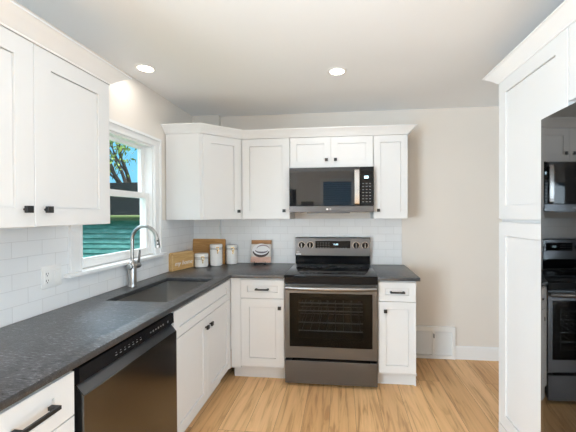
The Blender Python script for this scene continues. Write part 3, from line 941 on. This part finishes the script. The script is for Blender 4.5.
for a, b_, hx_ in ((0.002, FRW / 2 - 0.002, FRW / 2 - 0.045), (FRW / 2 + 0.002, FRW - 0.002, FRW / 2 + 0.045)):
    d1 = curved_door(a, b_, 0.05, FRZ).build('door', M['fridge'], o)
    hb = MB()
    hb.tube([(hx_, -0.008, 0.75), (hx_, -0.05, 0.76), (hx_, -0.055, 0.80), (hx_, -0.055, 1.50), (hx_, -0.05, 1.54), (hx_, -0.008, 1.55)], 0.011, 10)
    hb.build('handle', M['dark_steel'], d1)
MB().box(0.004, FRW - 0.004, 0.09, 0.14, 0, 0.03).build('base_grille', M['toe_dark'], o, smooth=False)

# ------------------------------------------------------------------ small wall things
o = thing('wall_outlet', 'white double outlet and switch plate on the tile left of the window', 'outlet', (0.009, -1.704, 1.098))
MB().box(0, 0.006, -0.058, 0.058, -0.058, 0.058, 0.0025, 2).build('cover_plate', M['white_plastic'], o)
rc = MB().box(0.005, 0.0085, -0.046, -0.012, -0.035, 0.035, 0.002).build('receptacle', M['white_plastic'], o)
for zz in (-0.018, 0.018):
    mb = MB()
    mb.box(0.0082, 0.0088, -0.037, -0.034, zz - 0.005, zz + 0.005); mb.box(0.0082, 0.0088, -0.025, -0.022, zz - 0.004, zz + 0.004)
    mb.cyl((0.0082, -0.0295, zz - 0.011), (0.0088, -0.0295, zz - 0.011), 0.003, n=10)
    mb.build('slots', M['slot'], rc, smooth=False)
MB().prism([(0.005, -0.035), (0.0075, -0.035), (0.010, 0.033), (0.005, 0.035)], 'y', 0.013, 0.045).build('switch', M['white_plastic'], o)

o = thing('wall_vent', 'white return-air vent panel low on the wall right of the base cabinet', 'vent', (2.405, 0, 0.003))
vw, vh = 0.232, 0.312
mb = MB()
for a, b_, c, d_ in ((-vw, -vw + 0.032, 0.0, vh), (vw - 0.032, vw, 0.0, vh), (-vw + 0.032, vw - 0.032, 0.0005, 0.036), (-vw + 0.032, vw - 0.032, vh - 0.045, vh - 0.0005)):
    mb.box(a, b_, -0.03, -0.0005, c, d_)
mb.box(0.018, 0.042, -0.024, -0.002, 0.036, vh - 0.045)
mb.build('frame', M['white_plastic'], o)
mb = MB()
k = 0.04
while k < vh - 0.05:
    mb.prism([(-0.021, k), (-0.018, k + 0.001), (-0.012, k + 0.009), (-0.015, k + 0.009)], 'x', -vw + 0.03, vw - 0.03); k += 0.0095
mb.box(-vw + 0.03, vw - 0.03, -0.012, -0.002, 0.03, vh - 0.04)
mb.build('louvres', M['white_plastic'], o, smooth=False)
MB().box(0.026, 0.034, -0.042, -0.0235, 0.205, 0.245, 0.002).build('lever', mat('grey_lever', (0.22, 0.22, 0.22), 0.4), o)

# ------------------------------------------------------------------ things on the counter
def canister(x, y, r, h, label, turn):
    o = thing('canister', label, 'canister', (x, y, CZ1 + 0.0005), (0, 0, turn), 'white canisters in the counter corner')
    hb = h * 0.0 + h - 0.040
    MB().lathe([(0, 0), (r - 0.005, 0), (r, 0.005), (r, hb - 0.004), (r - 0.003, hb), (0, hb)]).build('jar', M['ceramic'], o)
    MB().lathe([(0, hb + 0.0005), (r - 0.001, hb + 0.0005), (r - 0.001, hb + 0.005), (0, hb + 0.005)]).build('seal', M['gasket'], o)
    ld = MB().lathe([(0, hb + 0.0055), (r - 0.001, hb + 0.0055), (r + 0.001, hb + 0.008), (r + 0.001, hb + 0.032), (r - 0.004, hb + 0.039), (0, hb + 0.040)]).build('lid', M['ceramic'], o)
    # clasp on the front (-y)
    mb = MB()
    mb.tube([(-0.012, -r - 0.002, hb + 0.012), (-0.013, -r - 0.006, hb - 0.002), (-0.006, -r - 0.006, hb - 0.022), (0.006, -r - 0.006, hb - 0.022), (0.013, -r - 0.006, hb - 0.002), (0.012, -r - 0.002, hb + 0.012)], 0.0022, 8)
    mb.box(-0.013, 0.013, -r - 0.006, -r - 0.0005, hb + 0.008, hb + 0.016, 0.001)
    cl = mb.build('clasp', M['brass'], o)
    MB().box(-0.004, 0.004, -r - 0.009, -r - 0.005, hb - 0.05, hb - 0.012, 0.001).build('clasp_lever', M['brass'], cl)
    mb = MB().lathe([(r + 0.0008, hb - 0.010), (r + 0.002, hb - 0.010), (r + 0.002, hb - 0.006), (r + 0.0008, hb - 0.006)])
    mb.build('wire_band', M['gasket'], o)
canister(0.190, -0.280, 0.064, 0.130, 'short white canister in front of the cutting board', R(34))
canister(0.302, -0.190, 0.060, 0.212, 'tallest white canister, middle of the three beside the cutting board', R(34))
canister(0.423, -0.076, 0.0575, 0.196, 'rightmost white canister with a pinkish light on its lid', R(28))
bpy.data.objects['canister.002']['label'] = 'medium-height white canister, rightmost of the three'

# cutting board leaning on the corner
o = thing('cutting_board', 'rectangular honey-brown wooden cutting board leaning behind the canisters', 'cutting board', (0.186, -0.108, CZ1 + 0.0005), (R(-6), 0, 0))
MB().prism([(-0.172, 0.0), (0.172, 0.0), (0.172, 0.248), (0.165, 0.255), (-0.165, 0.255), (-0.172, 0.248)], 'y', -0.011, 0.011, 0.002).build('board', M['board'], o)
# small wooden sign on the left wall
o = thing('wooden_sign', 'small thick pine sign with white script against the left tile', 'sign', (0.068, -0.430, CZ1 + 0.0005), (R(0), 0, R(74)))
n = 6
out = [(-0.135, 0.0), (0.135, 0.0)]
for cx, a0 in ((0.115, 0), (-0.115, 90)):
    for k in range(n + 1):
        a = R(a0 + 90 * k / n); out.append((cx + 0.020 * cos(a), 0.142 + 0.020 * sin(a)))
MB().prism(out, 'y', -0.014, 0.022, 0.0015).build('board', M['sign_wood'], o)
mb = MB()
for a, b_, c, d_ in ((-0.135, -0.122, 0.0, 0.140), (0.122, 0.135, 0.0, 0.140), (-0.118, 0.118, 0.148, 0.162)):
    mb.box(a, b_, -0.020, -0.0135, c, d_, 0.001)
mb.build('rim', M['sign_lip'], o)
text_mesh('lettering', 'my home', 0.058, M['mark_white'], o, (0.01, -0.0150, 0.060), (R(90), 0, 0), 0.0006, 0.25)

# cookbook on a little stand
o = thing('cookbook', 'cookbook with a plate of food on the cover propped left of the range', 'book', (0.727, -0.085, CZ1 + 0.016), (R(-12), 0, 0))
bw, bh = 0.102, 0.228
MB().box(-bw + 0.003, bw - 0.003, -0.006, 0.006, 0.002, bh - 0.003).build('pages', mat('paper', (0.75, 0.73, 0.68), 0.8), o, smooth=False)
def cover_mat():
    m = mat('printed_cover', (0.8, 0.75, 0.7), 0.3)
    t = NT(m)
    f = t.noise(t.mapping((18, 1, 26)), 1.0, 3, 0.5, 0.6)
    sz = t.n('ShaderNodeSeparateXYZ'); t.l(t.tc.outputs['Object'], sz.inputs[0])
    band = t.n('ShaderNodeMapRange'); band.inputs['From Min'].default_value = 0.0; band.inputs['From Max'].default_value = bh
    t.l(sz.outputs['Z'], band.inputs['Value'])
    c = t.ramp(band.outputs[0], [(0.0, (0.62, 0.36, 0.28)), (0.24, (0.66, 0.42, 0.34)), (0.28, (0.70, 0.66, 0.62)), (0.80, (0.72, 0.69, 0.66)), (0.84, (0.30, 0.13, 0.04)), (0.93, (0.48, 0.24, 0.09))])
    t.base(t.mix(0.25, c, t.ramp(f, [(0.3, (0.15, 0.10, 0.08)), (0.6, (0.9, 0.88, 0.86))]), 'MULTIPLY'))
    return m
mb = MB()
mb.box(-bw, bw, -0.010, -0.0065, 0, bh, 0.0008); mb.box(-bw, bw, 0.0065, 0.009, 0, bh, 0.0008); mb.box(-bw - 0.002, -bw + 0.002, -0.010, 0.009, 0, bh)
cv = mb.build('cover', cover_mat(), o)
pl = MB()
pl.lathe([(0, 0.0), (1, 0.0), (0.92, 0.6), (0, 0.6)], n=36)
pl.xform(Matrix.Translation((0.0, -0.0102, 0.122)) @ Matrix.Diagonal((0.092, 0.001, 0.070, 1)) @ Matrix.Rotation(R(90), 4, 'X'))
pl.build('plate_picture', mat('printed_white', (0.80, 0.79, 0.80), 0.4), cv, smooth=False)
def arc(c, rx_, rz_, a0, a1, wd, yy):
    mb = MB(); P = []
    for k in range(19):
        a = R(a0 + (a1 - a0) * k / 18)
        wk = wd * (0.35 + 0.65 * sin(pi * k / 18))
        P.append(((c[0] + (rx_ - wk) * cos(a), c[1] + (rz_ - wk) * sin(a)), (c[0] + (rx_ + wk) * cos(a), c[1] + (rz_ + wk) * sin(a))))
    for (a, b_), (c_, d_) in zip(P, P[1:]):
        mb.quad((a[0], yy, a[1]), (b_[0], yy, b_[1]), (d_[0], yy, d_[1]), (c_[0], yy, c_[1]))
    return mb
dk = mat('printed_dark_brown', (0.05, 0.03, 0.03), 0.4)
arc((0.0, 0.125), 0.084, 0.060, 190, 350, 0.013, -0.0116).build('food_picture', dk, cv, smooth=False)
arc((0.005, 0.125), 0.064, 0.024, 185, 355, 0.009, -0.0117).build('food_picture', mat('printed_grey', (0.16, 0.13, 0.15), 0.4), cv, smooth=False)
arc((0.02, 0.135), 0.066, 0.040, 10, 170, 0.007, -0.0116).build('food_picture', mat('printed_mauve', (0.35, 0.28, 0.30), 0.4), cv, smooth=False)
o = thing('book_stand', 'small black wire stand under the cookbook', 'stand', (0.727, -0.085, CZ1 + 0.0005))
mb = MB()
for s_ in (-0.055, 0.055):
    mb.tube([(s_, -0.040, 0.032), (s_, -0.040, 0.004), (s_, -0.030, 0.004), (s_, 0.045, 0.004), (s_, 0.066, 0.012), (s_, 0.060, 0.14)], 0.003, 8)
    mb.box(s_ - 0.012, s_ + 0.012, -0.044, -0.036, 0.0, 0.014)
mb.tube([(-0.055, -0.030, 0.010), (0.055, -0.030, 0.010)], 0.003, 8)
mb.tube([(-0.055, 0.062, 0.10), (0.055, 0.062, 0.10)], 0.003, 8)
mb.build('frame', M['black'], o)

# ------------------------------------------------------------------ outdoors
gm = mat('lawn', (0.08, 0.14, 0.04), 0.9)
t = NT(gm); t.base(t.ramp(t.noise(t.mapping(), 2.0, 6), [(0.3, (0.05, 0.09, 0.02)), (0.7, (0.12, 0.20, 0.06))]))
struct(MB().box(-30, -0.11, YP, 30, -0.95, -0.85).build('ground', gm, smooth=False), 'grass yard outside the window', 'ground')
sm = mat('teal_lap_siding', (0.06, 0.24, 0.22), 0.6)
t = NT(sm); t.base(t.ramp(t.noise(t.mapping((1.2, 8, 4)), 2.0, 5), [(0.3, (0.025, 0.115, 0.10)), (0.55, (0.055, 0.19, 0.17)), (0.75, (0.13, 0.30, 0.285))]))
o = thing('garage', 'teal lap-sided garage with a dark roof seen through the window', 'building', (-7.0, 6.6, -0.85))
mb = MB()
z = 0.0
while z < 2.05:
    mb.prism([(0.03, z), (-0.055, z), (-0.004, z + 0.165), (0.03, z + 0.165)], 'x', -4.0, 4.5); z += 0.165
mb.box(-4.0, 4.5, 0.03, 5.0, 0, 2.1)
mb.build('siding_wall', sm, o, smooth=False)
rm = mat('dark_shingles', (0.02, 0.021, 0.024), 1.0, 0, 0.0)
t = NT(rm); t.base(t.ramp(t.noise(t.mapping((6, 10, 10)), 2.0, 5), [(0.3, (0.003, 0.004, 0.004)), (0.7, (0.010, 0.013, 0.013))]))
MB().prism([(-0.34, 2.265), (2.5, 3.60), (5.3, 2.265), (5.3, 2.20), (2.5, 3.52), (-0.34, 2.20)], 'x', -4.2, 4.7).build('roof', rm, o, smooth=False)
MB().box(-4.2, 4.7, -0.30, 0.03, 2.08, 2.20).build('soffit', mat('dark_olive_soffit', (0.10, 0.12, 0.07), 0.8), o, smooth=False)  # soffit in one even dark olive
MB().prism([(-0.46, 2.25), (-0.34, 2.25), (-0.34, 2.18), (-0.43, 2.18)], 'x', -4.2, 4.7, 0.008).build('gutter', mat('pale_green_gutter', (0.26, 0.28, 0.12), 0.6), o)
# tree
o = thing('tree', 'leafy forked tree behind the garage, seen through the upper sash', 'tree', (-9.5, 12.6, -0.85))
bark = mat('tree_bark', (0.05, 0.032, 0.02), 0.9)
t = NT(bark); t.base(t.ramp(t.noise(t.mapping((6, 6, 1.5)), 3, 5), [(0.3, (0.010, 0.007, 0.005)), (0.7, (0.045, 0.030, 0.018))]))
mb = MB()
tips = []
rnd = random.Random(11)
def limb(p, d, L, r, depth):
    pts = [Vector(p)]; rs = [r]
    d = Vector(d).normalized()
    for k in range(5):
        d = (d + Vector((rnd.uniform(-.16, .16), rnd.uniform(-.16, .16), rnd.uniform(-.05, .14)))).normalized()
        pts.append(pts[-1] + d * L / 5); rs.append(r * (1 - 0.09 * (k + 1)))
    mb.tube(pts, rs, 8)
    tips.append((pts[-1], depth)); tips.append((pts[3], depth))
    if depth < 4:
        for _ in range(3 if depth else 4):
            dd_ = (d + Vector((rnd.uniform(-1, 1), rnd.uniform(-.7, .7), rnd.uniform(-.25, .55))) * 0.8).normalized()
            limb(pts[rnd.choice((3, 4, 5))], dd_, L * rnd.uniform(.6, .85), rs[-1] * 0.70, depth + 1)
limb((0, 0, 0), (0.05, 0, 1), 3.0, 0.34, 0)
mb.build('trunk', bark, o)
lm = mat('yellow_green_leaves', (0.16, 0.26, 0.05), 0.6)  # leaf greens vary at random into yellow
t = NT(lm)
t.base(t.ramp(t.noise(t.mapping(), 1.3, 3), [(0.3, (0.05, 0.11, 0.015)), (0.55, (0.15, 0.24, 0.03)), (0.75, (0.36, 0.38, 0.06))]))
lf = MB()
for p, dep in tips:
    if dep < 3: continue
    for _ in range(5):
        c = p + Vector((rnd.gauss(0, .42), rnd.gauss(0, .42), rnd.gauss(0, .38)))
        s_ = rnd.uniform(.07, .14)
        e_ = Euler((rnd.uniform(0, pi), rnd.uniform(0, pi), rnd.uniform(0, 2 * pi))).to_matrix()
        q = [c + e_ @ Vector(v) * s_ for v in ((-1, 0, 0), (-.2, -.5, .1), (1, 0, 0), (-.2, .5, .1))]
        lf.quad(*q)
lf.build('foliage', lm, o, smooth=False)
